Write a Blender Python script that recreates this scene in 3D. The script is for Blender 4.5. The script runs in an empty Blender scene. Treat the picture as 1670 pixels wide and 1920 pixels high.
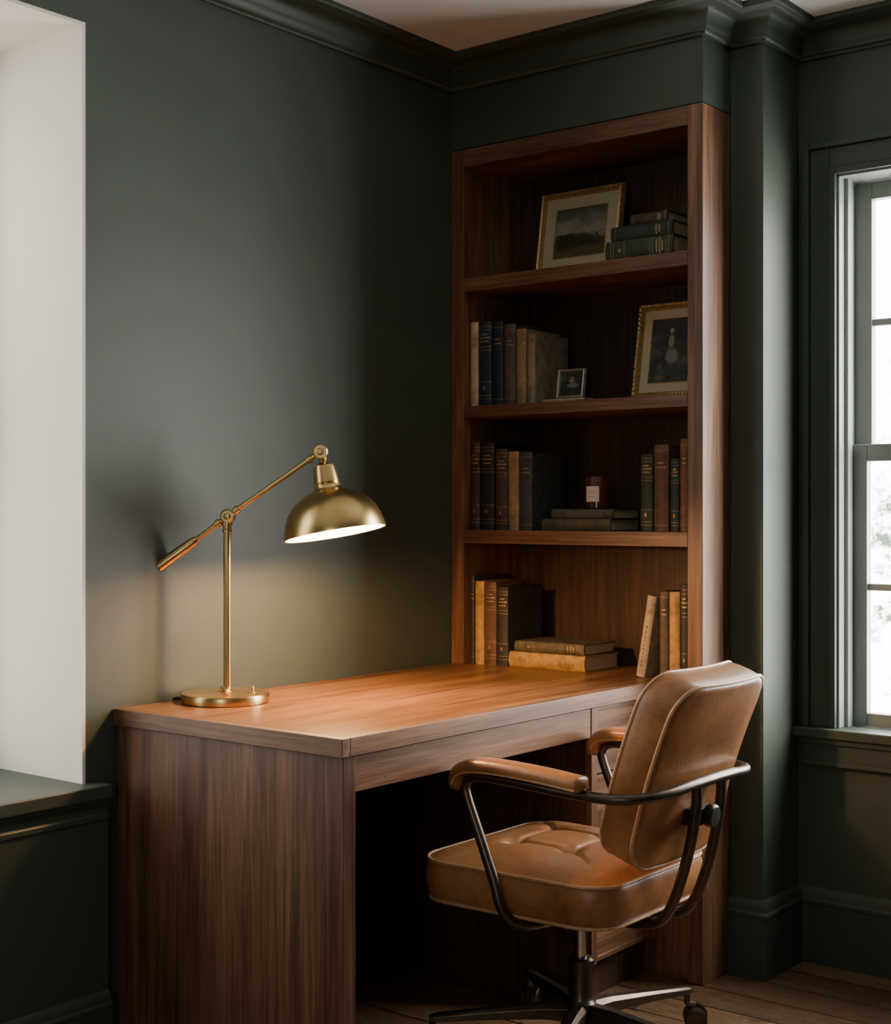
import bpy, bmesh, math, random
from math import sin, cos, pi, radians, exp
from mathutils import Vector, Matrix
random.seed(7)
C = bpy.context.scene.collection
F = 2664.0
# ---------------------------------------------------------------- survey helpers (photo -> room coordinates)
def xat(px, Y):
    r = (px-835)/F
    return (r*(4.075+.784*Y)-.015-.621*Y)/(.784+.621*r)
def zat(py, X, Y):
    return 1.193+(960-py)*(4.075-.621*X+.784*Y)/F
# ---------------------------------------------------------------- materials
def newmat(name):
    m = bpy.data.materials.new(name); m.use_nodes = True
    nt = m.node_tree; b = nt.nodes['Principled BSDF']
    return m, nt, b
def ramp(nt, stops):
    r = nt.nodes.new('ShaderNodeValToRGB'); e = r.color_ramp.elements
    while len(e) > 1: e.remove(e[-1])
    e[0].position = stops[0][0]; e[0].color = (*stops[0][1], 1)
    for p, c in stops[1:]:
        n = e.new(p); n.color = (*c, 1)
    return r
def noise(nt, vec, scale, detail=3, rough=.5, dist=0):
    n = nt.nodes.new('ShaderNodeTexNoise'); n.inputs['Scale'].default_value = scale
    n.inputs['Detail'].default_value = detail; n.inputs['Roughness'].default_value = rough
    n.inputs['Distortion'].default_value = dist
    nt.links.new(vec, n.inputs['Vector']); return n
def mapping(nt, vec, scale, loc=(0,0,0)):
    m = nt.nodes.new('ShaderNodeMapping'); m.inputs['Scale'].default_value = scale; m.inputs['Location'].default_value = loc
    nt.links.new(vec, m.inputs['Vector']); return m.outputs['Vector']
def mixc(nt, fac, a, b, mode='MIX'):
    m = nt.nodes.new('ShaderNodeMix'); m.data_type = 'RGBA'; m.blend_type = mode
    for s, v in ((m.inputs['Factor'], fac), (m.inputs[6], a), (m.inputs[7], b)):
        if isinstance(v, (int, float)): s.default_value = v
        elif isinstance(v, tuple): s.default_value = (*v, 1)
        else: nt.links.new(v, s)
    return m.outputs[2]
def bump(nt, b, h, strength, dist=.002):
    bp = nt.nodes.new('ShaderNodeBump'); bp.inputs['Strength'].default_value = strength; bp.inputs['Distance'].default_value = dist
    nt.links.new(h, bp.inputs['Height']); nt.links.new(bp.outputs['Normal'], b.inputs['Normal'])
def wood(name, axis, dark, mid, light, rough=.42, off=0.0, scl=1.0):
    m, nt, b = newmat(name)
    tc = nt.nodes.new('ShaderNodeTexCoord').outputs['Object']
    def sc(al, ac): return tuple(al if i == axis else ac for i in range(3))
    # large slow tone drift, warped growth bands, streaks, pores
    n0 = noise(nt, mapping(nt, tc, sc(.8*scl, 4*scl), (off*2, off, off*.3)), 1.0, 3, .5, 1.5)
    n1 = noise(nt, mapping(nt, tc, sc(.9*scl, 16*scl), (off, off*1.7, off*.6)), 1.0, 7, .62, 1.9)
    n3 = noise(nt, mapping(nt, tc, sc(2.6, 110), (off, 0, off)), 1.0, 4, .66, .4)
    n2 = noise(nt, mapping(nt, tc, sc(9, 420)), 1.0, 2, .6)
    def mul(a, k, add=None):
        q = nt.nodes.new('ShaderNodeMath'); q.operation = 'MULTIPLY_ADD'; nt.links.new(a, q.inputs[0]); q.inputs[1].default_value = k
        if add is None: q.inputs[2].default_value = 0
        else: nt.links.new(add, q.inputs[2])
        return q.outputs[0]
    s = mul(n0.outputs['Fac'], .28); s = mul(n1.outputs['Fac'], .40, s); s = mul(n3.outputs['Fac'], .32, s)
    r = ramp(nt, [(.40, dark), (.5, mid), (.60, light)])
    nt.links.new(s, r.inputs['Fac'])
    pr = ramp(nt, [(.36, (.5,.47,.45)), (.50, (1,1,1))]); nt.links.new(n2.outputs['Fac'], pr.inputs['Fac'])
    col = mixc(nt, .6, r.outputs['Color'], pr.outputs['Color'], 'MULTIPLY')
    nt.links.new(col, b.inputs['Base Color']); b.inputs['Roughness'].default_value = rough
    bump(nt, b, n2.outputs['Fac'], .08, .001)
    return m
WD, WM, WL = (.080,.035,.017), (.178,.083,.041), (.29,.150,.078)
wood_y = wood('walnut_lengthwise', 1, WD, WM, WL, .42, .3)
wood_top = wood('walnut_desktop', 1, (.090,.036,.013), (.205,.090,.034), (.35,.168,.070), .34, .9, 1.0)
wood_x = wood('walnut_crosswise', 0, tuple(c*.85 for c in WD), tuple(c*.85 for c in WM), tuple(c*.85 for c in WL), .45, 1.3)
wood_z = wood('walnut_upright', 2, WD, WM, WL, .45, 2.1)
wood_zp = wood('walnut_end_panel', 2, (.062,.026,.014), (.130,.060,.033), (.215,.106,.060), .42, 4.1, 1.0)
wood_shaded = wood('walnut_shaded', 2, (.034,.016,.009), (.070,.034,.017), (.115,.058,.029), .5, 3.3, 1.2)  # walnut darkened in colour to imitate shade in the bays and under the desk
def paint(name, col, rough=.5, var=.12, bs=.15):
    m, nt, b = newmat(name)
    tc = nt.nodes.new('ShaderNodeTexCoord').outputs['Object']
    n = noise(nt, tc, 2.2, 4, .6)
    r = ramp(nt, [(.3, tuple(c*(1-var) for c in col)), (.7, tuple(min(1, c*(1+var)) for c in col))])
    nt.links.new(n.outputs['Fac'], r.inputs['Fac']); nt.links.new(r.outputs['Color'], b.inputs['Base Color'])
    b.inputs['Roughness'].default_value = rough
    n2 = noise(nt, tc, 160, 3, .6); bump(nt, b, n2.outputs['Fac'], bs, .0015)
    return m
green = paint('dark_green_wall_paint', (.046,.064,.050), .52)
green_trim = paint('dark_green_trim_paint', (.044,.061,.048), .5, .06, .05)
green_win = paint('grey_green_window_paint', (.23,.26,.24), .4, .06, .05)
white = paint('white_plaster', (.82,.765,.67), .8, .04, .2)
ceil_m = paint('pale_ceiling_paint', (.86,.90,.88), .85, .03, .1)
def simple(name, col, rough=.5, metal=0, var=.1, nscale=30, bs=.05, **kw):
    m, nt, b = newmat(name)
    tc = nt.nodes.new('ShaderNodeTexCoord').outputs['Object']
    n = noise(nt, tc, nscale, 4, .6)
    r = ramp(nt, [(.3, tuple(c*(1-var) for c in col)), (.7, tuple(min(1, c*(1+var)) for c in col))])
    nt.links.new(n.outputs['Fac'], r.inputs['Fac']); nt.links.new(r.outputs['Color'], b.inputs['Base Color'])
    b.inputs['Roughness'].default_value = rough; b.inputs['Metallic'].default_value = metal
    if bs: bump(nt, b, n.outputs['Fac'], bs, .001)
    for k, v in kw.items(): b.inputs[k].default_value = v
    return m
brass = simple('antique_brass', (.60,.42,.175), .29, 1, .14, 14, .02)
brass_dark = simple('aged_brass', (.40,.275,.12), .35, 1, .25, 60, .05)
shade_in = simple('white_shade_lining', (.85,.8,.7), .6, 0, .02)
bronze = simple('dark_bronze_tube', (.115,.092,.075), .34, .9, .2, 40, .02)
chrome = simple('chrome', (.6,.6,.6), .18, 1, .03)
black = simple('black_plastic', (.012,.012,.012), .4, 0, .2)
gilt = simple('gilt', (.36,.25,.11), .45, .6, .4, 200)
goldframe = simple('gold_leaf_frame', (.50,.33,.13), .42, .6, .4, 120, .3)
silverframe = simple('pewter_frame', (.50,.48,.42), .35, .7, .15, 80)
matb = simple('cream_mat_board', (.52,.43,.29), .85, 0, .06, 12)
pages_m = simple('aged_paper', (.50,.41,.27), .9, 0, .15, 300, .3)
def leather_mat(name, d, m_, l):
    m, nt, b = newmat(name)
    tc = nt.nodes.new('ShaderNodeTexCoord').outputs['Object']
    n = noise(nt, tc, 4.5, 7, .62, .6)
    r = ramp(nt, [(.34, d), (.48, m_), (.64, l)])
    nt.links.new(n.outputs['Fac'], r.inputs['Fac'])
    ns = noise(nt, tc, 50, 5, .75, .4); rs = ramp(nt, [(.38, (.60,.52,.45)), (.5, (1,1,1))]); nt.links.new(ns.outputs['Fac'], rs.inputs['Fac'])
    nt.links.new(mixc(nt, .3, r.outputs['Color'], rs.outputs['Color'], 'MULTIPLY'), b.inputs['Base Color'])
    v = nt.nodes.new('ShaderNodeTexVoronoi'); v.inputs['Scale'].default_value = 420; nt.links.new(tc, v.inputs['Vector'])
    n2 = noise(nt, tc, 22, 6, .62, .5)
    ad = nt.nodes.new('ShaderNodeMath'); ad.operation = 'MULTIPLY_ADD'; nt.links.new(v.outputs['Distance'], ad.inputs[0]); ad.inputs[1].default_value = .2
    nt.links.new(n2.outputs['Fac'], ad.inputs[2]); bump(nt, b, ad.outputs[0], .24, .003)
    rr = nt.nodes.new('ShaderNodeMapRange'); nt.links.new(n.outputs['Fac'], rr.inputs[0]); rr.inputs[3].default_value = .40; rr.inputs[4].default_value = .26
    nt.links.new(rr.outputs[0], b.inputs['Roughness'])
    return m
leather = leather_mat('tan_leather', (.185,.073,.026), (.33,.143,.054), (.44,.212,.090))
piping_m = simple('leather_piping', (.50,.29,.15), .4, 0, .2, 60)
def floor_mat():
    m, nt, b = newmat('oak_floor_boards')
    tc = nt.nodes.new('ShaderNodeTexCoord').outputs['Object']
    br = nt.nodes.new('ShaderNodeTexBrick'); nt.links.new(tc, br.inputs['Vector'])
    br.inputs['Scale'].default_value = 1; br.inputs['Brick Width'].default_value = 1.5; br.inputs['Row Height'].default_value = .125
    br.inputs['Mortar Size'].default_value = .003; br.inputs['Mortar Smooth'].default_value = .2
    br.inputs['Color1'].default_value = (.65,.65,.65,1); br.inputs['Color2'].default_value = (1.3,1.3,1.3,1); br.inputs['Mortar'].default_value = (.05,.05,.05,1)
    n1 = noise(nt, mapping(nt, tc, (2.0, 18, 1)), 1, 5, .55, 2.6)
    r = ramp(nt, [(.30, (.045,.022,.011)), (.42, (.20,.108,.054)), (.455, (.07,.037,.018)), (.49, (.26,.152,.08)), (.53, (.08,.042,.02)), (.57, (.25,.146,.078)), (.63, (.11,.06,.03)), (.70, (.30,.18,.10))]); nt.links.new(n1.outputs['Fac'], r.inputs['Fac'])
    n2 = noise(nt, mapping(nt, tc, (6, 150, 1)), 1, 2)
    c = mixc(nt, 1.0, r.outputs['Color'], br.outputs['Color'], 'MULTIPLY')
    nt.links.new(c, b.inputs['Base Color']); b.inputs['Roughness'].default_value = .42
    bump(nt, b, n2.outputs['Fac'], .12, .001)
    return m
floor_m = floor_mat()
def glass_mat():
    m, nt, b = newmat('window_glass'); nt.nodes.remove(b)
    out = nt.nodes['Material Output']; t = nt.nodes.new('ShaderNodeBsdfTransparent'); g = nt.nodes.new('ShaderNodeBsdfGlossy')
    g.inputs['Roughness'].default_value = .02; mx = nt.nodes.new('ShaderNodeMixShader'); mx.inputs[0].default_value = .05
    nt.links.new(t.outputs[0], mx.inputs[1]); nt.links.new(g.outputs[0], mx.inputs[2]); nt.links.new(mx.outputs[0], out.inputs['Surface'])
    return m
glass = glass_mat()
def emis(name, col, s):
    m, nt, b = newmat(name); b.inputs['Base Color'].default_value = (*col, 1)
    b.inputs['Emission Color'].default_value = (*col, 1); b.inputs['Emission Strength'].default_value = s
    return m
# ---------------------------------------------------------------- mesh helpers
def V(*a): return Vector(a)
def box(bm, x0, x1, y0, y1, z0, z1):
    vs = [bm.verts.new((x, y, z)) for x in (x0, x1) for y in (y0, y1) for z in (z0, z1)]
    for f in ((0,1,3,2),(4,6,7,5),(0,4,5,1),(2,3,7,6),(0,2,6,4),(1,5,7,3)): bm.faces.new([vs[i] for i in f])
def smooth(pts, n=6, closed=False):
    P = [Vector(p) for p in pts]; out = []; N = len(P)
    rng = range(N) if closed else range(N-1)
    for i in rng:
        p1, p2 = P[i], P[(i+1) % N]
        p0 = P[i-1] if (closed or i > 0) else p1*2-p2
        p3 = P[(i+2) % N] if (closed or i+2 < N) else p2*2-p1
        for k in range(n):
            t = k/n
            out.append(.5*((2*p1)+(-p0+p2)*t+(2*p0-5*p1+4*p2-p3)*t*t+(-p0+3*p1-3*p2+p3)*t**3))
    if not closed: out.append(P[-1])
    return out
def tube(bm, pts, r, seg=12, closed=False, cap=True):
    P = [Vector(p) for p in pts]; N = len(P)
    T = []
    for i in range(N):
        a = P[i-1] if (closed or i > 0) else P[i]; b = P[(i+1) % N] if (closed or i < N-1) else P[i]
        T.append((b-a).normalized())
    ref = V(0,0,1) if abs(T[0].z) < .9 else V(1,0,0)
    u = (ref-T[0]*ref.dot(T[0])).normalized(); U = [u]
    for i in range(1, N):
        q = T[i-1].rotation_difference(T[i]); u = q @ U[-1]; u = (u-T[i]*u.dot(T[i])).normalized(); U.append(u)
    tw = 0
    if closed:
        q = T[-1].rotation_difference(T[0]); e = q @ U[-1]
        tw = math.atan2(e.cross(U[0]).dot(T[0]), e.dot(U[0]))
    rings = []
    for i in range(N):
        a0 = tw*i/N; w = T[i].cross(U[i]); rr = r[i] if isinstance(r, (list, tuple)) else r
        rings.append([bm.verts.new(P[i]+(U[i]*cos(a0+2*pi*k/seg)+w*sin(a0+2*pi*k/seg))*rr) for k in range(seg)])
    for i in range(N if closed else N-1):
        A, B = rings[i], rings[(i+1) % N]
        for k in range(seg): bm.faces.new((A[k], A[(k+1) % seg], B[(k+1) % seg], B[k]))
    if not closed and cap: bm.faces.new(rings[0][::-1]); bm.faces.new(rings[-1])
def sweep_flat(bm, pts, hw, hh, seg=20, sup=2.6):
    P = [Vector(p) for p in pts]; N = len(P); rings = []
    for i in range(N):
        t = (P[min(i+1, N-1)]-P[max(i-1, 0)]).normalized(); side = V(0,1,0); up = t.cross(side).normalized()
        if i == 0 and up.z < 0: up = -up
        if i and up.dot(lastup) < 0: up = -up
        lastup = up
        ring = []
        for k in range(seg):
            a = 2*pi*k/seg; c, s = cos(a), sin(a)
            ring.append(bm.verts.new(P[i]+side*hw[i]*math.copysign(abs(c)**(2/sup), c)+up*hh[i]*math.copysign(abs(s)**(2/sup), s)))
        rings.append(ring)
    for A, B in zip(rings, rings[1:]):
        for k in range(seg): bm.faces.new((A[k], A[(k+1) % seg], B[(k+1) % seg], B[k]))
    bm.faces.new(rings[0][::-1]); bm.faces.new(rings[-1])
def lathe(bm, prof, seg=32, M=Matrix.Identity(4), caps=True):
    rings = []
    for r, z in prof:
        if r < 1e-6: rings.append([bm.verts.new(M @ V(0,0,z))])
        else: rings.append([bm.verts.new(M @ V(r*cos(2*pi*k/seg), r*sin(2*pi*k/seg), z)) for k in range(seg)])
    for A, B in zip(rings, rings[1:]):
        for k in range(seg):
            if len(A) == 1: bm.faces.new((A[0], B[(k+1) % seg], B[k]))
            elif len(B) == 1: bm.faces.new((A[k], A[(k+1) % seg], B[0]))
            else: bm.faces.new((A[k], A[(k+1) % seg], B[(k+1) % seg], B[k]))
    if caps:
        if len(rings[0]) > 1: bm.faces.new(rings[0][::-1])
        if len(rings[-1]) > 1: bm.faces.new(rings[-1])
def align(p, d):
    return Matrix.Translation(Vector(p)) @ Vector(d).normalized().to_track_quat('Z', 'Y').to_matrix().to_4x4()
def mitre(bm, path, prof):
    N = len(path); P = [Vector(p) for p in path]; nn = []
    for i in range(N-1):
        d = (P[i+1]-P[i]).normalized(); nn.append(Vector((d.y, -d.x)))
    rings = []
    for i in range(N):
        if i == 0: m = nn[0]
        elif i == N-1: m = nn[-1]
        else: m = (nn[i-1]+nn[i])/(1+nn[i-1].dot(nn[i]))
        rings.append([bm.verts.new((P[i].x+m.x*d, P[i].y+m.y*d, z)) for d, z in prof])
    K = len(prof)
    for A, B in zip(rings, rings[1:]):
        for k in range(K): bm.faces.new((A[k], A[(k+1) % K], B[(k+1) % K], B[k]))
    bm.faces.new(rings[0]); bm.faces.new(rings[-1][::-1])
def rrect(w, h, r, n=10):
    out = []
    for cx, cy, a0 in ((w/2-r, h/2-r, 0), (-w/2+r, h/2-r, pi/2), (-w/2+r, -h/2+r, pi), (w/2-r, -h/2+r, 1.5*pi)):
        for k in range(n+1):
            a = a0+pi/2*k/n; out.append((cx+r*cos(a), cy+r*sin(a)))
    res = []
    for i, p in enumerate(out):
        q = out[(i+1) % len(out)]; L = math.hypot(q[0]-p[0], q[1]-p[1]); m = max(1, int(L/.012))
        for k in range(m): res.append((p[0]+(q[0]-p[0])*k/m, p[1]+(q[1]-p[1])*k/m))
    return res
def cushion(bm, outl, side, topf, botf, T, rings=30):
    rows = []; n = len(outl); s0, z0 = side[0]; s1, z1 = side[-1]
    for k in range(1, rings):
        s = k/rings; rows.append([T(x*s*s0, y*s*s0, z0+botf(x*s*s0, y*s*s0, s)) for x, y in outl])
    for s, z in side: rows.append([T(x*s, y*s, z) for x, y in outl])
    for k in range(rings-1, 0, -1):
        s = k/rings; rows.append([T(x*s*s1, y*s*s1, z1+topf(x*s*s1, y*s*s1, s)) for x, y in outl])
    R = [[bm.verts.new(v) for v in row] for row in rows]
    for A, B in zip(R, R[1:]):
        for k in range(n): bm.faces.new((A[k], A[(k+1) % n], B[(k+1) % n], B[k]))
    cb = bm.verts.new(T(0, 0, z0+botf(0, 0, 0))); ct = bm.verts.new(T(0, 0, z1+topf(0, 0, 0)))
    for k in range(n):
        bm.faces.new((R[0][(k+1) % n], R[0][k], cb)); bm.faces.new((R[-1][k], R[-1][(k+1) % n], ct))
def obj(name, bm, mat, parent=None, bevel=0, ang=38, seg=2):
    bmesh.ops.recalc_face_normals(bm, faces=bm.faces[:])
    me = bpy.data.meshes.new(name); bm.to_mesh(me); bm.free()
    for m_ in (mat if isinstance(mat, (list, tuple)) else [mat]): me.materials.append(m_)
    for p in me.polygons: p.use_smooth = True
    me.set_sharp_from_angle(angle=radians(ang))
    o = bpy.data.objects.new(name, me); C.objects.link(o); o.parent = parent
    if bevel:
        md = o.modifiers.new('bevel', 'BEVEL'); md.width = bevel; md.segments = seg; md.limit_method = 'ANGLE'; md.angle_limit = radians(40)
        md.harden_normals = True
    return o
def bxo(name, dims, mat, parent=None, bevel=.0015):
    bm = bmesh.new()
    for d in (dims if isinstance(dims[0], (tuple, list)) else [dims]): box(bm, *d)
    return obj(name, bm, mat, parent, bevel)
def thing(name, label, cat, loc=(0,0,0), rot=(0,0,0), group=None):
    o = bpy.data.objects.new(name, None); C.objects.link(o); o.location = loc; o.rotation_euler = rot
    o.empty_display_size = .05; o['label'] = label; o['category'] = cat
    if group: o['group'] = group
    return o
def struct(o): o['kind'] = 'structure'; return o
# ================================================================ ROOM
CZ = 2.48; XR = 4.1; YN = -4.5; WY = .36; WT = .16
struct(bxo('floor', (-.4, XR, YN, .52, -.08, 0), floor_m, bevel=0))
struct(bxo('ceiling', (-.4, XR, YN, .52, CZ, CZ+.08), ceil_m, bevel=0))
OY0, OY1, OZ0, OZ1 = -1.288, -2.75, .606, 2.243
struct(bxo('wall_left', [(-.4, 0, OY0+.008, .52, 0, CZ), (-.4, 0, YN, OY1, 0, CZ), (-.4, 0, OY1, OY0+.008, 0, OZ0-.03), (-.4, 0, OY1, OY0+.008, OZ1+.008, CZ)], green, bevel=0))
WX0, WX1, WZ0, WZ1 = 1.0085, 1.98, .626, 2.078
struct(bxo('wall_back', [(.0, WX0, WY, WY+WT, 0, CZ), (WX1, XR, WY, WY+WT, 0, CZ), (WX0, WX1, WY, WY+WT, 0, WZ0-.026), (WX0, WX1, WY, WY+WT, WZ1, CZ), (0, .806, .30, WY, 0, CZ)], green, bevel=0))
struct(bxo('wall_right', (XR, XR+.1, YN, .52, 0, CZ), green, bevel=0))
FX0, FX1, FZ0, FZ1 = 2.1, 3.15, 1.0, 1.95  # opening for the added fill window, sized for its light
struct(bxo('wall_front', [(-.4, FX0, YN-.1, YN, 0, CZ), (FX1, XR, YN-.1, YN, 0, CZ), (FX0, FX1, YN-.1, YN, 0, FZ0), (FX0, FX1, YN-.1, YN, FZ1, CZ)], green, bevel=0))
struct(bxo('wall_soffit', (.0, .806, 0, .30, 2.227, CZ), green, bevel=0))
struct(bxo('wall_column', (.806, .90, .145, WY, 0, CZ), green, bevel=.003))
struct(bxo('wall_recess', [(-.4, .001, OY0, OY0+.008, OZ0, OZ1+.008), (-.4, .001, OY1, OY0, OZ1, OZ1+.008), (-.4, .001, OY1-.008, OY1, OZ0, OZ1+.008)], white, bevel=0))
cr = [(0,2.392),(.010,2.392),(.012,2.400),(.016,2.402),(.017,2.410)]
for k in range(7):
    a = k/6*pi/2; cr.append((.019+.040*(1-cos(a)), 2.412+.044*sin(a)))
cr += [(.062,2.458),(.066,2.462),(.073,2.464),(.076,2.470),(.076,CZ),(0,CZ)]
bm = bmesh.new(); mitre(bm, [(0,YN),(0,0),(.806,0),(.806,.145),(.90,.145),(.90,WY),(XR,WY)], cr); struct(obj('trim_1', bm, green_trim, ang=50))
bb = [(0,0),(.018,0),(.018,.155),(.020,.158),(.020,.166),(.014,.172),(.012,.188),(.006,.196),(0,.20)]
bm = bmesh.new(); mitre(bm, [(.8075,.145),(.90,.145),(.90,WY),(XR,WY)], bb); struct(obj('baseboard_right', bm, green_trim, ang=30))
LE = -1.246
struct(bxo('trim_2', [(-.4, .052, OY1-.05, LE, OZ0-.03, OZ0)], green_trim, bevel=.004))
lp = [(0,.0),(.034,0),(.034,.525),(.038,.53),(.038,.54),(.034,.545),(.034,.556),(.042,.566),(.046,.5755),(0,.5755)]
bm = bmesh.new(); mitre(bm, [(0,YN),(0,LE)], lp); struct(obj('trim_3', bm, green_trim, ang=30))
bm = bmesh.new(); mitre(bm, [(.0345,YN),(.0345,LE)], [(d*.8, z*.8) for d, z in bb]); struct(obj('baseboard_left', bm, green_trim, ang=30))
# right window
def sash(bm, x0, x1, z0, z1, y0, y1, w=.045):
    box(bm, x0, x0+w, y0, y1, z0, z1); box(bm, x1-w, x1, y0, y1, z0, z1)
    box(bm, x0+w, x1-w, y0, y1, z0, z0+w*.75); box(bm, x0+w, x1-w, y0, y1, z1-w, z1)
w1 = bpy.data.objects.new('window_1', None); C.objects.link(w1); struct(w1)
bm = bmesh.new()
for i0, i1, pr in ((.0, .018, .020), (.018, .072, .013), (.072, .09, .024)):
    a0, a1 = WX0-i1, WX0-i0; b0, b1 = WX1+i0, WX1+i1
    box(bm, a0, a1, WY-pr, WY-.0005, WZ0, WZ1+i1); box(bm, b0, b1, WY-pr, WY-.0005, WZ0, WZ1+i1); box(bm, a1, b0, WY-pr, WY-.0005, WZ1+i0, WZ1+i1)
obj('casing', bm, green_trim, w1, .0025)
bm = bmesh.new(); box(bm, WX0, WX0+.006, WY-.005, WY+WT, WZ0, WZ1); box(bm, WX1-.006, WX1, WY-.005, WY+WT, WZ0, WZ1); box(bm, WX0+.006, WX1-.006, WY-.005, WY+WT, WZ1-.006, WZ1)
box(bm, WX0+.006, WX0+.016, WY+.03, WY+.06, WZ0, WZ1-.006)
obj('jamb', bm, green_win, w1, .001)
bm = bmesh.new(); sash(bm, WX0+.007, WX1-.007, 1.335, 2.07, WY+.10, WY+.13); u = obj('upper_sash', bm, green_win, w1, .002)
bm = bmesh.new(); sash(bm, WX0+.007, WX1-.007, .628, 1.372, WY+.067, WY+.097); l = obj('lower_sash', bm, green_win, w1, .002)
for par, z0, z1, yy in ((u, 1.335+.034, 2.025, WY+.115), (l, .662, 1.327, WY+.082)):
    bm = bmesh.new(); zm = (z0+z1)/2; xm = (WX0+WX1)/2
    box(bm, WX0+.052, WX1-.052, yy-.010, yy+.010, zm-.009, zm+.009); box(bm, xm-.009, xm+.009, yy-.010, yy+.010, z0, zm-.009); box(bm, xm-.009, xm+.009, yy-.010, yy+.010, zm+.009, z1)
    obj('muntin', bm, green_win, par, .002)
    bm = bmesh.new(); box(bm, WX0+.052, WX1-.052, yy-.002, yy+.002, z0, z1); obj('pane', bm, glass, par)
bm = bmesh.new(); box(bm, WX0-.11, WX1+.11, WY-.045, WY+.0, WZ0-.026, WZ0); box(bm, WX0, WX1, WY, WY+WT, WZ0-.026, WZ0); obj('stool', bm, green_trim, w1, .004)
bm = bmesh.new(); box(bm, WX0-.09, WX1+.09, WY-.018, WY-.0005, WZ0-.10, WZ0-.0265); box(bm, WX0-.09, WX1+.09, WY-.024, WY-.0185, WZ0-.10, WZ0-.088); box(bm, WX0-.09, WX1+.09, WY-.030, WY-.0185, WZ0-.042, WZ0-.0265); obj('apron', bm, green_trim, w1, .002)
# left window in the recess
w2 = bpy.data.objects.new('window_2', None); C.objects.link(w2); struct(w2)
bm = bmesh.new(); X0, X1 = -.39, -.35
box(bm, X0, X1, OY0-.05, OY0-.0005, OZ0, OZ1); box(bm, X0, X1, OY1+.0005, OY1+.05, OZ0, OZ1); box(bm, X0, X1, OY1+.05, OY0-.05, OZ0+.0005, OZ0+.05); box(bm, X0, X1, OY1+.05, OY0-.05, OZ1-.05, OZ1)
box(bm, X0, X1, OY1+.05, OY0-.05, 1.40, 1.44)
wf = obj('sash_frame', bm, green_win, w2, .002)
bm = bmesh.new(); box(bm, -.372, -.368, OY1+.05, OY0-.05, OZ0+.05, OZ1-.05); obj('pane', bm, glass, wf)
# unseen window added behind the camera to give fill light
w3 = bpy.data.objects.new('fill_window', None); C.objects.link(w3); struct(w3)
bm = bmesh.new(); box(bm, FX0-.08, FX0, YN+.0005, YN+.02, FZ0-.08, FZ1+.08); box(bm, FX1, FX1+.08, YN+.0005, YN+.02, FZ0-.08, FZ1+.08); box(bm, FX0, FX1, YN+.0005, YN+.02, FZ1, FZ1+.08); box(bm, FX0, FX1, YN+.0005, YN+.03, FZ0-.08, FZ0); obj('casing', bm, green_trim, w3, .002)
bm = bmesh.new()
for x in (FX0, (FX0+FX1)/2-.02, FX1-.04): box(bm, x, x+.04, YN-.08, YN-.04, FZ0, FZ1)
for z in (FZ0, 1.48, FZ1-.04): box(bm, FX0+.04, FX1-.04, YN-.08, YN-.04, z, z+.04)
obj('sash_frame', bm, green_win, w3, .001)
# ================================================================ BOOKCASE
bc = thing('bookcase', 'tall built-in walnut bookcase with open shelves at the far end of the desk', 'bookcase')
BT = 2.225
bxo('side_panel', (.001, .045, 0, .295, 0, BT), wood_z, bc, .0015)
bxo('side_panel', (.762, .805, 0, .295, 0, BT), wood_z, bc, .0015)
bxo('top_panel', (.0455, .7615, .0005, .28, BT-.05, BT), wood_x, bc)
bxo('back_panel', (.0455, .7615, .281, .295, .1, BT), wood_shaded, bc, 0)
SH = [(1.820,1.858),(1.461,1.494),(1.104,1.142)]
for a, b_ in SH: bxo('shelf', (.0455, .7615, .001, .2805, a, b_), wood_x, bc)
bxo('base_shelf', (.0455, .7615, .001, .2805, .724, .76), wood_top, bc)
bxo('base_panel', (.0455, .7615, .02, .035, .0, .7235), wood_z, bc)
# ================================================================ DESK
dk = thing('desk', 'built-in walnut desk with thick top, end panel and drawers along the green wall', 'desk')
bxo('desktop', (.002, .663, -1.184, -.001, .724, .76), wood_top, dk, .0006)
bxo('edge_band', (.002, .6855, -1.207, -1.1843, .724, .76), wood_x, dk, .0015)
bxo('edge_band', (.6633, .6855, -1.184, -.001, .724, .76), wood_y, dk, .0012)
bxo('side_panel', (.002, .677, -1.195, -1.159, 0, .7235), wood_zp, dk, .0015)
bxo('apron_drawer', (.656, .672, -1.156, -.312, .650, .7205), wood_y, dk, .0015)
bxo('drawer_box', (.10, .654, -1.158, -.312, .652, .7235), wood_shaded, dk, 0)
bxo('pedestal', (.10, .654, -.311, -.001, .10, .7235), wood_shaded, dk, 0)
for a, b_ in ((-.311,-.287),(-.022,-.001)): bxo('pedestal_stile', (.6545, .674, a, b_, .10, .7235), wood_z, dk, .001)
for a, b_ in ((.655,.7205),(.560,.650),(.410,.555),(.262,.405),(.104,.257)):
    bm = bmesh.new(); box(bm, .6545, .669, -.2855, -.0235, a, b_)
    bmesh.ops.recalc_face_normals(bm, faces=bm.faces[:])
    ff = [f for f in bm.faces if f.normal.x > .9]
    bmesh.ops.inset_region(bm, faces=ff, thickness=.013); bmesh.ops.inset_region(bm, faces=ff, thickness=.003, depth=-.006)
    obj('drawer', bm, wood_y, dk, 0, 20)
bxo('plinth', (.10, .63, -.311, -.001, 0, .0995), wood_shaded, dk, 0)
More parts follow.
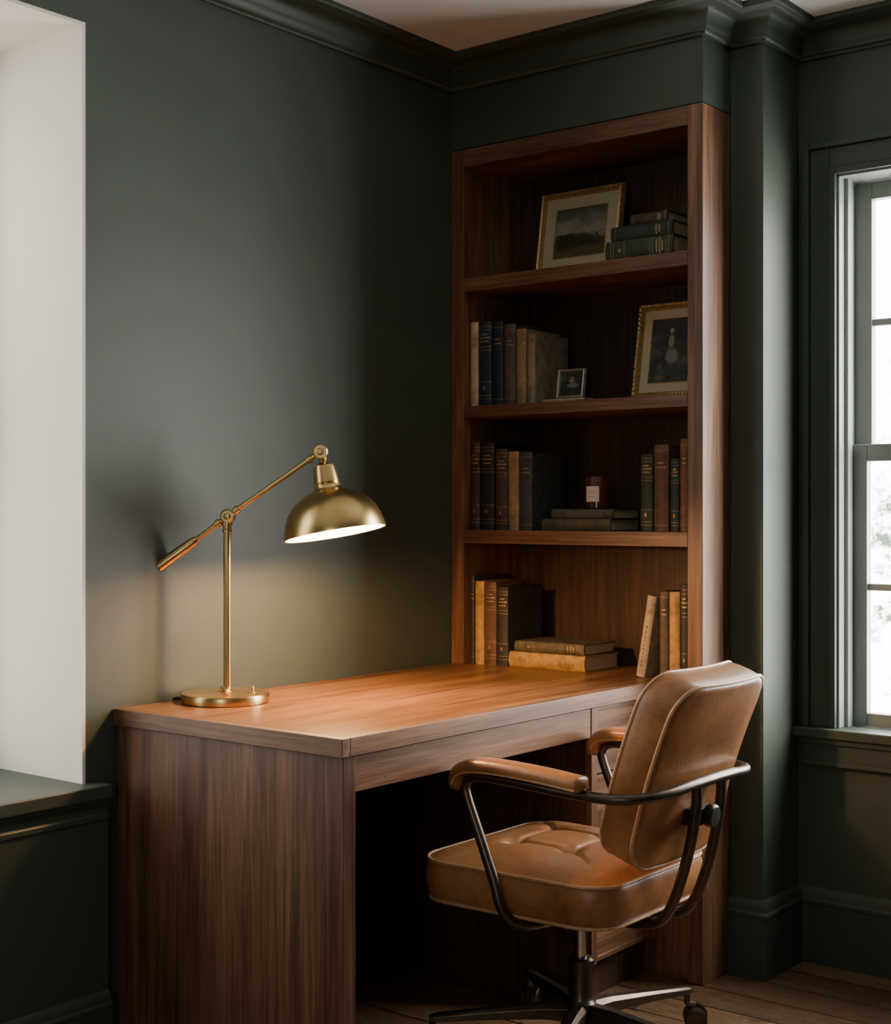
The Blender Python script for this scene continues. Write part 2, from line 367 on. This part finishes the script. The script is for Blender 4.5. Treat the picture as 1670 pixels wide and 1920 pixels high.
# ================================================================ BOOKS
def book_mat(name, col): return simple(name, tuple(c*1.1 for c in col), .62, 0, .45, 38, .15)
BC = {
 'cream': (.42,.33,.21), 'navy': (.016,.024,.036), 'ink': (.014,.020,.030), 'taupe': (.085,.060,.042), 'tan': (.26,.175,.085),
 'khaki': (.22,.18,.12), 'umber': (.040,.022,.016), 'black': (.016,.014,.013), 'darkbrown': (.062,.035,.022), 'ochre': (.30,.20,.09),
 'slate': (.050,.056,.048), 'green': (.022,.034,.024), 'moss': (.038,.046,.028), 'brown': (.11,.055,.032), 'teal': (.025,.042,.038),
 'rust': (.17,.075,.035), 'golden': (.42,.24,.07), 'olive': (.095,.078,.045), 'grey': (.085,.085,.07), 'charcoal': (.030,.028,.026), 'ivory': (.40,.31,.21)}
BM = {k: book_mat('book_cloth_'+k, v) for k, v in BC.items()}
def book(label, t, d, h, col, loc, rot=(0,0,0), group=None, deco='bands'):
    """origin at the middle of the spine's foot; spine faces -Y, pages go +Y; tooling is part of the cover's own surface"""
    o = thing('book', label, 'book', loc, rot, group)
    bm = bmesh.new(); c = .0028; bul = min(.006, t*.22); n = 12
    outer = [(-t/2+t*k/n, -bul*sin(pi*k/n)**.7 if 0 < k < n else 0.0) for k in range(n+1)]
    inner = [(-t/2+c+(t-2*c)*k/n, c+.001-bul*.6*sin(pi*k/n)) for k in range(n+1)]
    loop = outer+[(t/2, d), (t/2-c, d)]+inner[::-1]+[(-t/2+c, d), (-t/2, d)]
    N = len(loop); marks = []
    if deco == 'bands':
        marks = [(h*z, h*z+.0014, 0, n) for z in (.08,.12,.28,.66,.70,.90,.94)]+[(h*z, h*z+.0045, 6-k, 6+k) for z, k in ((.755,4),(.80,5),(.84,3))]+[(h*.19, h*.19+.010, 5, 7)]
    elif deco == 'plain':
        marks = [(h*z, h*z+.0012, 0, n) for z in (.07,.93)]+[(h*z, h*z+.004, 6-k, 6+k) for z, k in ((.73,4),(.78,3))]
    elif deco == 'marks':
        z = h*.12
        while z < h*.62:
            g = random.uniform(.002, .004); marks.append((z, z+g, 5, 7)); z += g+random.choice((.0018,.0018,.005))
    zs = [0.0]
    marks.sort()
    for a, b_, _, _ in marks: zs += [a, b_]
    zs.append(h)
    R = [[bm.verts.new((x, y, z)) for x, y in loop] for z in zs]
    for i in range(len(zs)-1):
        mk = next((q for q in marks if abs(q[0]-zs[i]) < 1e-7), None)
        for k in range(N):
            f = bm.faces.new((R[i][k], R[i][(k+1) % N], R[i+1][(k+1) % N], R[i+1][k]))
            if mk and i % 2 == 1 and mk[2] <= k < mk[3]: f.material_index = 1
    no = n+1
    for L in (R[0], R[-1]):
        o_ = L[:no]; te = L[no:no+2]; inn = L[no+2:no+2+no][::-1]; te2 = L[no+2+no:]
        for k in range(n): bm.faces.new((o_[k], o_[k+1], inn[k+1], inn[k]))
        bm.faces.new((o_[n], te[0], te[1], inn[n])); bm.faces.new((o_[0], inn[0], te2[0], te2[1]))
    obj('cover', bm, [BM[col], BM['darkbrown'] if deco == 'marks' else gilt], o, 0, 35)
    bm = bmesh.new(); box(bm, -t/2+c+.0002, t/2-c-.0002, c+.0015, d-.004, .004, h-.004); obj('pages', bm, pages_m, o, 0)
    return o
def row(items, zs, group, Y=.03, d=.165):
    for px0, px1, ty, col, deco, label in items:
        x0 = max(xat(px0, Y), .0475); x1 = min(xat(px1, Y), .7605); t = x1-x0-.0012
        h = zat(ty, (x0+x1)/2, Y)-zs
        book(label, t, d+random.uniform(-.008, .008), h, col, ((x0+x1)/2, Y, zs+.0002), group=group, deco=deco)
def stack(px0, px1, Y, zlo, t, d, col, deco, label, group):
    x0, x1 = xat(px0, Y), xat(px1, Y)
    return book(label, t, d, x1-x0, col, (x0, Y, zlo+t/2+.0002), (0, pi/2, 0), group, deco)
z1, z2, z3, z4 = 1.858, 1.494, 1.142, .760
g2 = 'standing books on the second shelf'
row([(878,896,605,'cream','plain','cream book standing leftmost on the second shelf, beside the left side panel'),
     (897,921,604,'navy','bands','navy gilt-banded book directly right of the cream book, second shelf from top'),
     (922,943,604,'ink','plain','blue-black book between navy book and taupe book, second shelf from top'),
     (944,966,608,'taupe','plain','dark taupe book fourth from the left on the second shelf'),
     (967,986,617,'tan','bands','shorter tan book with gilt bands beside the wide khaki book'),
     (987,1003,625,'khaki','plain','khaki book whose whole front cover shows, last in row left of small frame')], z2, g2)
g3 = 'standing books at left of the third shelf'
row([(878,899,830,'umber','bands','mottled dark brown book leftmost on the candle shelf'),
     (900,926,830,'black','bands','thick black gilt-tooled book, second from left on the candle shelf'),
     (928,951,842,'darkbrown','bands','dark brown banded book left of the slim ochre book on the candle shelf'),
     (952,972,847,'ochre','plain','slim ochre tan book in the dark row on the candle shelf'),
     (973,997,848,'slate','plain','slate green book with front cover showing, nearest the candle')], z3, g3)
g3b = 'standing books at right of the third shelf'
row([(1200,1223,852,'moss','bands','mossy green book standing just right of the candle stack'),
     (1225,1253,834,'brown','plain','wide reddish brown book in the right group on the candle shelf'),
     (1256,1273,860,'teal','bands','short dark teal patterned book in the right group on the candle shelf'),
     (1274,1291,823,'rust','plain','tall rust brown book against right side panel on the candle shelf')], z3, g3b)
g4 = 'standing books at left of the desk level'
row([(878,889,1079,'charcoal','plain','thin charcoal book leftmost at desk level in the bookcase'),
     (890,907,1090,'golden','', 'plain golden yellow book standing at desk level in the bookcase'),
     (908,930,1091,'brown','bands','brown gilt-banded book between golden and charcoal books at desk level'),
     (931,952,1101,'charcoal','bands','charcoal gilt-banded book with cover showing beside the flat golden book')], z4, g4)
g4b = 'standing books at right of the desk level'
row([(1236,1253,1109,'taupe','plain','taupe book right behind the leaning ivory book'),
     (1254,1274,1110,'golden','plain','golden tan book second from the bookcase right side at desk level'),
     (1275,1291,1096,'charcoal','bands','dark gilt-banded book against right side panel at desk level')], z4, g4b)
bl = book('ivory book leaning to the right against the books at desk level', .026, .165, .215, 'ivory', (xat(1200,.03), .03, z4+.0025), (0, radians(9.5), 0), g4b, 'marks')
gs4 = 'flat stacked books at desk level'
stack(955,1097,.035, z4, .042, .17, 'golden','bands','thick golden yellow book lying flat at desk level, under a dark one', gs4)
stack(966,1096,.045, z4+.0425, .030, .155, 'olive','bands','dark olive book lying on top of the thick golden book', gs4)
gs3 = 'flat books under the candle'
stack(1017,1145,.04, z3, .032, .15, 'olive','','olive book lying flat, bottom of the stack under the candle', gs3)
stack(1035,1150,.045, z3+.0325, .026, .135, 'grey','','grey book lying flat directly under the candle', gs3)
gs1 = 'flat stacked books on the top shelf'
stack(1136,1262,.03, z1, .052, .14, 'moss','bands','large moss green book at the bottom of the top shelf stack', gs1)
stack(1146,1262,.035, z1+.0525, .038, .13, 'green','plain','dark green book in the middle of the top shelf stack', gs1)
stack(1183,1252,.05, z1+.091, .030, .11, 'darkbrown','plain','small dark brown book on top of the top shelf stack', gs1)
stack(1017,1094,.03, z2, .008, .075, 'ivory','','thin ivory booklet lying under the small pewter frame', 'flat books on second shelf')
# ================================================================ FRAMES
def art_landscape():
    m, nt, b = newmat('landscape_painting'); tc = nt.nodes.new('ShaderNodeTexCoord').outputs['Object']
    sep = nt.nodes.new('ShaderNodeSeparateXYZ'); nt.links.new(tc, sep.inputs[0])
    n = noise(nt, mapping(nt, tc, (14, 1, 26)), 1, 6, .6, .6)
    a = nt.nodes.new('ShaderNodeMath'); a.operation = 'MULTIPLY_ADD'; nt.links.new(sep.outputs['Z'], a.inputs[0]); a.inputs[1].default_value = 5.2
    m2 = nt.nodes.new('ShaderNodeMath'); m2.operation = 'MULTIPLY_ADD'; nt.links.new(n.outputs['Fac'], m2.inputs[0]); m2.inputs[1].default_value = .6; m2.inputs[2].default_value = -.43
    nt.links.new(m2.outputs[0], a.inputs[2])
    r = ramp(nt, [(.0, (.05,.038,.018)), (.24, (.14,.10,.045)), (.36, (.035,.032,.016)), (.46, (.07,.06,.036)), (.53, (.36,.31,.21)), (.66, (.23,.21,.16)), (.8, (.11,.11,.09)), (1, (.14,.135,.11))])
    nt.links.new(a.outputs[0], r.inputs['Fac']); nt.links.new(r.outputs['Color'], b.inputs['Base Color']); b.inputs['Roughness'].default_value = .45
    return m
def art_figure(name, h):
    m, nt, b = newmat(name); tc = nt.nodes.new('ShaderNodeTexCoord').outputs['Object']
    n = noise(nt, tc, 26, 5, .6, .5)
    r = ramp(nt, [(.35, (.016,.017,.013)), (.55, (.05,.05,.038)), (.72, (.15,.14,.11))]); nt.links.new(n.outputs['Fac'], r.inputs['Fac'])
    col = r.outputs['Color']
    for cx, cz, rx, rz, c in ((.0, .60, .011, .085, (.30,.24,.19)), (.004, .44, .024, .10, (.20,.19,.17)), (.0, .71, .009, .035, (.36,.26,.2))):
        v = mapping(nt, tc, (1/rx, 0, 1/(rz*h)), (-cx/rx, 0, -cz*h/(rz*h)))
        g = nt.nodes.new('ShaderNodeTexGradient'); g.gradient_type = 'SPHERICAL'; nt.links.new(v, g.inputs[0])
        rr = ramp(nt, [(.05, (0,0,0)), (.4, (1,1,1))]); nt.links.new(g.outputs['Fac'], rr.inputs['Fac'])
        col = mixc(nt, rr.outputs['Color'], col, c)
    nt.links.new(col, b.inputs['Base Color']); b.inputs['Roughness'].default_value = .4
    return m
def frame(label, w, h, loc, lean, fw, mat, mw, art, rz=0, beads=False, tk=.018):
    """origin at the foot's middle, picture faces -Y, leans back (top away)"""
    o = thing('picture_frame', label, 'picture frame', loc, (-lean, 0, rz))
    bm = bmesh.new()
    prof = [(0, 0), (0, -tk*.7), (fw*.18, -tk), (fw*.45, -tk*.82), (fw*.75, -tk*.95), (fw, -tk*.55), (fw, 0)]
    cs = [(-1,0),(1,0),(1,1),(-1,1)]; rings = []; M_ = 40 if beads else 1
    for i in range(4):
        a, b_ = cs[i], cs[(i+1) % 4]
        for k in range(M_):
            t = k/M_; rp = (.0022*(k % 2)) if beads and k else 0
            ring = []
            for d, y in prof:
                pa = (a[0]*(w/2-d), d if a[1] == 0 else h-d); pb = (b_[0]*(w/2-d), d if b_[1] == 0 else h-d)
                ring.append(bm.verts.new((pa[0]+(pb[0]-pa[0])*t, y-(rp if y < -tk*.6 else 0), pa[1]+(pb[1]-pa[1])*t)))
            rings.append(ring)
    for i in range(len(rings)):
        A, B = rings[i], rings[(i+1) % len(rings)]
        for k in range(len(prof)-1): bm.faces.new((A[k], A[k+1], B[k+1], B[k]))
    obj('frame', bm, mat, o, 0, 30)
    bm = bmesh.new(); box(bm, -w/2+fw*.5, w/2-fw*.5, -.002, -.0003, fw*.5, h-fw*.5); obj('backing', bm, black, o)
    def ringbox(x0, x1, a, b_, y0, y1):
        bm = bmesh.new()
        L = [[bm.verts.new(p) for p in ((-x, y, z0), (x, y, z0), (x, y, h-z0), (-x, y, h-z0))] for x, z0, y in ((x0,a,y1),(x0,a,y0),(x1,b_,y0),(x1,b_,y1))]
        for q in range(4):
            A, B = L[q], L[(q+1) % 4]
            for k in range(4): bm.faces.new((A[k], A[(k+1) % 4], B[(k+1) % 4], B[k]))
        return bm
    if mw:
        x0, x1, a, b_ = w/2-fw*.9, w/2-fw-mw, fw*.9, fw+mw
        mb = obj('mat_board', ringbox(x0, x1, a, b_, -.006, -.0045), matb, o)
        e = .0022
        obj('gold_fillet', ringbox(x1+e, x1, b_-e, b_, -.0075, -.0061), goldframe, mb)
    bm = bmesh.new(); box(bm, -w/2+fw+mw-.001, w/2-fw-mw+.001, -.004, -.0025, fw+mw-.001, h-fw-mw+.001); obj('picture', bm, art, o)
    bm = bmesh.new()
    vs = [bm.verts.new(p) for p in ((-.015, 0, h*.7), (.015, 0, h*.7), (.02, .0+h*.7*sin(lean)+.02, h*.02+.004), (-.02, .0+h*.7*sin(lean)+.02, h*.02+.004))]
    bm.faces.new(vs); obj('easel_back', bm, black, o)
    return o
frame('gold framed landscape painting with wide cream mat leaning on the top shelf', .272, .245, (.334, .15, z1+.0015), radians(9), .016, goldframe, .036, art_landscape(), radians(0))
frame('beaded gold framed picture of a figure leaning on the second shelf', .205, .262, (.63, .13, z2+.0015), radians(10), .017, goldframe, .026, art_figure('figure_picture', .262), 0, True)
frame('small pewter framed picture on the thin booklet on the second shelf', .088, .082, (.372, .058, z2+.0095), radians(9), .008, silverframe, .0, art_figure('small_picture', .082), 0, tk=.010)
# ================================================================ CANDLE
cx, cy = .430, .10; cz = z3+.0325+.0265
cn = thing('candle', 'dark amber glass candle jar with square white label on the stacked books', 'candle', (cx, cy, cz))
amber = simple('dark_amber_glass', (.085,.028,.015), .12, 0, .05, 5, 0)
R_, H_ = .036, .088
bm = bmesh.new(); lathe(bm, [(R_-.003,0),(R_,.003),(R_,H_-.002),(R_-.001,H_),(R_-.003,H_),(R_-.004,H_-.02),(R_-.004,.01),(0,.01)], 40, caps=False); obj('jar', bm, amber, cn)
bm = bmesh.new(); lathe(bm, [(R_-.0045,.011),(R_-.0045,.055),(R_-.008,.056),(0,.057)], 32); obj('wax', bm, simple('wax', (.35,.28,.2), .5), cn)
bm = bmesh.new(); lathe(bm, [(.001,.057),(.001,.066)], 8); obj('wick', bm, black, cn)
bm = bmesh.new(); n = 12; lv = [.020,.033,.0346,.040,.0416,.047,.0486,.062]
G = [[bm.verts.new(((R_+.0006)*cos(radians(-112+62*k/n)), (R_+.0006)*sin(radians(-112+62*k/n)), z)) for k in range(n+1)] for z in lv]
for i in range(len(lv)-1):
    for k in range(n):
        f = bm.faces.new((G[i][k], G[i][k+1], G[i+1][k+1], G[i+1][k]))
        if i in (1,3,5) and (3,0,4,0,2)[i-1] <= k < n-(3,0,4,0,2)[i-1]: f.material_index = 1
obj('paper_label', bm, [simple('label_paper', (.72,.68,.60), .8, 0, .03), simple('label_ink', (.4,.35,.3), .8)], cn)
# ================================================================ LAMP
lp_ = thing('desk_lamp', 'brass adjustable desk lamp with dome shade, switched on, at the desk end', 'lamp', (.112, -.975, .7602), (0, 0, radians(38.4)))
bm = bmesh.new(); lathe(bm, [(.096,0),(.0995,.001),(.1,.004),(.1,.018),(.0985,.021),(.095,.0225),(.02,.0235),(.017,.026),(.012,.030),(.0105,.036)], 72); obj('base', bm, brass, lp_, 0, 30)
bm = bmesh.new(); lathe(bm, [(.0085,.02),(.0085,.385),(.0110,.386),(.0110,.392),(.009,.394),(.009,.400),(.0115,.401),(.0115,.409),(.006,.412)], 24, Matrix.Translation((.004,0,0))); obj('pole', bm, brass, lp_, 0, 30)
bm = bmesh.new(); lathe(bm, [(.009,.022),(.009,.026),(.0065,.027),(.0065,.036),(.0055,.038),(0,.0385)], 20, Matrix.Translation((.062,-.02,0))); obj('switch_knob', bm, brass, lp_, 0, 30)
J = V(.005,0,.423); H = V(.2165,0,.5705); tip = V(-.152,0,.3085); dr = (H-tip).normalized()
bm = bmesh.new(); tube(bm, [tip+dr*.095, J, H-dr*.012], .0058, 16)
for s in (.93,): lathe(bm, [(.006,-.006),(.0085,-.005),(.0085,.0),(.0075,.001),(.0085,.002),(.0085,.006),(.006,.007)], 20, align(tip+(H-tip)*s, dr))
lathe(bm, [(.006,-.004),(.0088,-.003),(.0088,.008),(.006,.009)], 20, align(J+dr*.022, dr)); lathe(bm, [(.006,-.004),(.0088,-.003),(.0088,.008),(.006,.009)], 20, align(J-dr*.030, dr))
obj('arm', bm, brass, lp_, 0, 30)
bm = bmesh.new(); lathe(bm, [(0,-.004),(.011,-.0035),(.0135,-.001),(.0135,.006),(.0108,.098),(.008,.106),(.006,.109)], 24, align(tip, dr)); obj('grip', bm, brass, lp_, 0, 30)
def joint(c, r):
    bm = bmesh.new(); M = align(c+V(0,.015,0), (0,-1,0))
    lathe(bm, [(0,0),(r*.8,0),(r,.003),(r,.010),(r*.82,.011),(r*.82,.013),(r,.014),(r,.024),(r*.86,.027),(r*.80,.027),(r*.76,.025),(r*.5,.025),(r*.46,.030),(r*.3,.032),(0,.0325)], 36, M)
    return obj('joint', bm, brass_dark, lp_, 0, 30)
joint(J, .0165); joint(H, .0175)
rc = V(.2506,-.002,.383); ax = V(-.172,.085,.985).normalized()
M = align(rc, ax)
prof = [(.117,0),(.1172,.004),(.1150,.018),(.1105,.034),(.103,.052),(.092,.068),(.078,.081),(.062,.091),(.046,.098),(.036,.102),(.0325,.106),(.0315,.112),(.0285,.114),(.0285,.117),(.0300,.119),(.0255,.154),(.0245,.158),(.016,.161),(.012,.163),(.0095,.168),(.0095,.180),(.012,.181),(.012,.186),(.006,.188)]
inn = [(.1145,.0005)]+[(r-.0026, z-.0012) for r, z in prof[1:10]]+[(.02,.098),(0,.098)]
bm = bmesh.new(); lathe(bm, [(.1145,.0005)]+prof, 72, M, caps=False)
sh = obj('lamp_shade', bm, brass, lp_, 0, 40)
bm = bmesh.new(); lathe(bm, inn, 72, M, caps=False); obj('shade_lining', bm, shade_in, sh, 0, 60)
bm = bmesh.new(); lathe(bm, [(0,.052),(.010,.054),(.018,.061),(.020,.069),(.016,.079),(.012,.089),(.012,.097)], 24, M, caps=False); obj('bulb', bm, emis('lit_bulb', (1,.72,.42), 14), sh)
bm = bmesh.new(); tube(bm, smooth([(-.094,-.01,.008),(-.108,-.008,.010),(-.119,.002,.006),(-.116,.020,.0032),(-.100,.043,.0032),(-.06,.085,.0032)], 6), .0028, 10); obj('cord', bm, black, lp_)
ld = bpy.data.lights.new('lamp_bulb_light', 'POINT'); ld.energy = 25; ld.color = (1,.54,.225); ld.shadow_soft_size = .024
lo_ = bpy.data.objects.new('lamp_bulb_light', ld); C.objects.link(lo_); lo_.parent = sh; lo_.location = rc+ax*.025
# ================================================================ CHAIR
ch = thing('office_chair', 'tan leather swivel office chair with bronze tube arms pulled up to the desk', 'chair', (.828, -.597, 0))
tf = [(-.085,-.078),(-.085,.078),(.060,-.075),(.060,.075)]
def segd(x, y, a, b_):
    ax_, ay = a; bx, by = b_; dx, dy = bx-ax_, by-ay; t = max(0, min(1, ((x-ax_)*dx+(y-ay)*dy)/(dx*dx+dy*dy)))
    return math.hypot(x-ax_-dx*t, y-ay-dy*t)
seams = [(tf[0],tf[1]),(tf[2],tf[3]),(tf[0],tf[2]),(tf[1],tf[3]),(tf[0],(-.19,-.17)),(tf[1],(-.19,.17)),(tf[2],(.18,-.16)),(tf[3],(.18,.16))]
def seat_top(x, y, s):
    h = .033*(1-s**3.4)
    for a in tf: h -= .020*exp(-((x-a[0])**2+(y-a[1])**2)/.021**2)
    e = min(1, (1-s)*5)
    for a, b_ in seams: h -= .0068*e*exp(-(segd(x, y, a, b_)/.0066)**2)
    return h
so = rrect(.475, .49, .080, 12)
so = [(x, y*(1-.16*(x+.25))) for x, y in so]
SZ = .446
def Tseat(x, y, z): return V(x-.035, y, z)
bm = bmesh.new()
cushion(bm, so, [(.93,SZ-.090),(.965,SZ-.086),(.992,SZ-.076),(1.010,SZ-.058),(1.016,SZ-.040),(1.012,SZ-.022),(1.0,SZ-.008),(.985,SZ)], seat_top, lambda x, y, s: 0, Tseat, 70)
seat = obj('seat', bm, leather, ch, 0, 60)
for sc_, zz in ((.994, -.001), (.980, -.084)):
    bm = bmesh.new(); tube(bm, [Tseat(x*sc_, y*sc_, SZ+zz) for x, y in so], .0042, 8, True); obj('piping', bm, piping_m, seat)
for a in tf:
    bm = bmesh.new(); bmesh.ops.create_uvsphere(bm, u_segments=12, v_segments=6, radius=.008, matrix=Matrix.Translation(V(a[0]-.035, a[1], SZ+.0105)) @ Matrix.Diagonal((1,1,.45,1)))
    obj('tuft_button', bm, leather, seat)
# backrest
phi = radians(18.6); bo = rrect(.375, .40, .07, 12)
bo = [(x*(1+.08*y), y) for x, y in bo]
BCX, BCZ = .256, .677
def Tb(u, v, w):
    w = w+.42*u*u-.30*v*v
    return V(BCX+v*sin(phi)-w*cos(phi), u, BCZ+v*cos(phi)+w*sin(phi))
bm = bmesh.new()
cushion(bm, bo, [(.955,-.042),(.985,-.039),(1.0,-.030),(1.008,-.010),(1.008,.014),(1.0,.032),(.985,.040)], lambda x, y, s: .016*(1-s**2.5), lambda x, y, s: -.006*(1-s**3), Tb, 24)
bk = obj('backrest', bm, leather, ch, 0, 60)
for ww in (-.037, .037):
    bm = bmesh.new(); tube(bm, [Tb(x*.992, y*.992, ww) for x, y in bo], .0042, 8, True); obj('piping', bm, piping_m, bk)
# tubular frame: closed loop under seat, up the fronts, along the arms and round the back
AY = .265
half = [(.02,0,.338),(.02,-.12,.338),(.012,-.205,.342),(-.005,-.243,.353),(-.022,-AY+.002,.385),(-.040,-AY,.440),(-.078,-AY,.530),(-.108,-AY,.600),(-.112,-AY,.628),(-.095,-AY,.644),(-.06,-AY,.648),(.05,-AY,.644),(.165,-AY+.002,.638),(.235,-AY+.014,.636),(.280,-.220,.638),(.306,-.165,.642),(.317,-.09,.648),(.320,0,.650)]
loop = half+[(x, -y, z) for x, y, z in half[-2:0:-1]]
bm = bmesh.new(); tube(bm, smooth(loop, 6, True), .0108, 14, True); obj('tube_frame', bm, bronze, ch, 0, 60)
for s in (-1, 1):
    pth = smooth([(-.124,s*AY,.615),(-.129,s*AY,.634),(-.118,s*AY,.656),(-.085,s*AY,.668),(-.02,s*AY,.671),(.08,s*AY,.667),(.155,s*AY,.661),(.183,s*AY,.659)], 5)
    n = len(pth); hw = []; hh = []
    for i in range(n):
        t = i/(n-1); e = min(1, (min(t, 1-t)/.06))**.5 if min(t, 1-t) < .06 else 1; e = max(e, .25)
        hw.append((.026+.004*sin(pi*t))*e); hh.append((.0165)*e)
    bm = bmesh.new(); sweep_flat(bm, pth, hw, hh); ap = obj('armrest_pad', bm, leather, ch, 0, 60)
    for q in (-1, 1):
        bm = bmesh.new(); tube(bm, [p+V(0, q*(.0265), -.009) for p in pth[6:-2]], .0024, 6); obj('piping', bm, piping_m, ap)
for s in (-1, 1):
    bm = bmesh.new(); tube(bm, smooth([(.312,s*.052,.646),(.310,s*.052,.600),(.296,s*.052,.52),(.270,s*.052,.43),(.243,s*.052,.372),(.205,s*.050,.345),(.12,s*.048,.336),(.02,s*.048,.336)], 6), .0112, 12); obj('back_support', bm, bronze, ch, 0, 60)
bm = bmesh.new(); box(bm, .262, .305, -.042, .042, .555, .590); obj('back_bracket', bm, black, ch, .004)
bm = bmesh.new(); lathe(bm, [(0,0),(.021,0),(.024,.004),(.024,.016),(.020,.021),(0,.022)], 28, align((.306,0,.575), (1,0,-.1))); obj('tilt_knob', bm, black, ch)
bm = bmesh.new(); box(bm, -.11, .13, -.10, .10, .325, .357); obj('seat_plate', bm, bronze, ch, .005)
bm = bmesh.new(); lathe(bm, [(.014,.215),(.014,.324)], 24); obj('gas_lift', bm, chrome, ch)
bm = bmesh.new(); lathe(bm, [(.030,.085),(.034,.09),(.034,.128),(.029,.134),(.026,.14),(.0255,.205),(.029,.207),(.029,.221),(.024,.226),(.015,.227)], 32); obj('column_sleeve', bm, bronze, ch, 0, 30)
for k in range(5):
    a = radians(73.5+72*k); d = V(cos(a), sin(a), 0); n_ = V(-sin(a), cos(a), 0)
    bm = bmesh.new(); secs = []
    for r, z, w, h in ((.02,.108,.022,.020),(.08,.110,.019,.016),(.2,.102,.015,.011),(.315,.092,.013,.008),(.33,.090,.010,.006)):
        c = d*r+V(0,0,z); secs.append([bm.verts.new(c+n_*w*x+V(0,0,h*y)) for x, y in ((-1,-1),(1,-1),(1,.4),(.55,1),(-.55,1),(-1,.4))])
    for A, B in zip(secs, secs[1:]):
        for i in range(6): bm.faces.new((A[i], A[(i+1) % 6], B[(i+1) % 6], B[i]))
    bm.faces.new(secs[0]); bm.faces.new(secs[-1][::-1])
    leg = obj('leg', bm, bronze, ch, .0015, 30)
    c = d*.322; tr = radians(73.5+72*k+50); t_ = V(cos(tr), sin(tr), 0); ct = c+V(t_.y, -t_.x, 0)*.018
    bm = bmesh.new(); tube(bm, [c+V(0,0,.088), c+V(0,0,.058)], .007, 12)
    for q in (-1, 1): lathe(bm, [(0,-.009),(.022,-.009),(.0265,-.006),(.0265,.006),(.022,.009),(0,.009)], 24, align(ct+t_*q*.013+V(0,0,.0268), t_))
    lathe(bm, [(.005,-.016),(.005,.016)], 10, align(ct+V(0,0,.0268), t_))
    lathe(bm, [(0,-.004),(.028,-.004),(.028,.004),(0,.004)], 24, align(ct+V(0,0,.034), t_))
    tube(bm, [c+V(0,0,.058), ct+V(0,0,.055)], .009, 10)
    obj('caster', bm, bronze, leg, 0, 30)
# ================================================================ LIGHT
w = bpy.data.worlds.new('sky'); bpy.context.scene.world = w; w.use_nodes = True; nt = w.node_tree
bg = nt.nodes['Background']; tc = nt.nodes.new('ShaderNodeTexCoord').outputs['Generated']
dp = nt.nodes.new('ShaderNodeVectorMath'); dp.operation = 'DOT_PRODUCT'; nt.links.new(tc, dp.inputs[0]); dp.inputs[1].default_value = (.8,.6,0)
mr = nt.nodes.new('ShaderNodeMapRange'); mr.interpolation_type = 'SMOOTHSTEP'; nt.links.new(dp.outputs['Value'], mr.inputs[0])
for i, v in ((1,-.3),(2,.7),(3,5.0),(4,26.0)): mr.inputs[i].default_value = v
nt.links.new(mr.outputs[0], bg.inputs['Strength'])
# band of pale foliage around the horizon, bright sky above and a duller bright ground below
n = noise(nt, tc, 30, 8, .78); sp = nt.nodes.new('ShaderNodeSeparateXYZ'); nt.links.new(tc, sp.inputs[0])
a1 = nt.nodes.new('ShaderNodeMath'); a1.operation = 'ADD'; nt.links.new(sp.outputs['Z'], a1.inputs[0]); a1.inputs[1].default_value = .02
a2 = nt.nodes.new('ShaderNodeMath'); a2.operation = 'ABSOLUTE'; nt.links.new(a1.outputs[0], a2.inputs[0])
ad = nt.nodes.new('ShaderNodeMath'); ad.operation = 'MULTIPLY_ADD'; nt.links.new(a2.outputs[0], ad.inputs[0]); ad.inputs[1].default_value = 1.4; nt.links.new(n.outputs['Fac'], ad.inputs[2])
r = ramp(nt, [(.46, (.06,.078,.05)), (.56, (1.0,.98,.93)), (.75, (1.0,.97,.92))]); nt.links.new(ad.outputs[0], r.inputs['Fac'])
gr = nt.nodes.new('ShaderNodeMapRange'); nt.links.new(sp.outputs['Z'], gr.inputs[0])
for i, v in ((1,-.35),(2,-.12),(3,.6),(4,1.0)): gr.inputs[i].default_value = v
nt.links.new(mixc(nt, 1.0, r.outputs['Color'], gr.outputs[0], 'MULTIPLY'), bg.inputs['Color'])
def portal(loc, rot, sx, sy):
    l = bpy.data.lights.new('sky_portal', 'AREA'); l.shape = 'RECTANGLE'; l.size = sx; l.size_y = sy; l.cycles.is_portal = True
    o = bpy.data.objects.new('sky_portal', l); C.objects.link(o); o.location = loc; o.rotation_euler = rot
portal(((WX0+WX1)/2, WY+WT+.01, (WZ0+WZ1)/2), (radians(-90),0,0), WX1-WX0, WZ1-WZ0)
portal((-.41, (OY0+OY1)/2, (OZ0+OZ1)/2), (radians(90),0,radians(-90)), abs(OY1-OY0), OZ1-OZ0)
portal(((FX0+FX1)/2, YN-.11, (FZ0+FZ1)/2), (radians(90),0,0), FX1-FX0, FZ1-FZ0)
# ================================================================ CAMERA
cd = bpy.data.cameras.new('camera'); cam = bpy.data.objects.new('camera', cd); C.objects.link(cam)
cam.location = (2.519, -3.204, 1.193); cam.rotation_euler = (radians(90), 0, radians(38.4))
cd.sensor_fit = 'VERTICAL'; cd.sensor_height = 36; cd.lens = F/1920*36; cd.clip_start = .05
bpy.context.scene.camera = cam
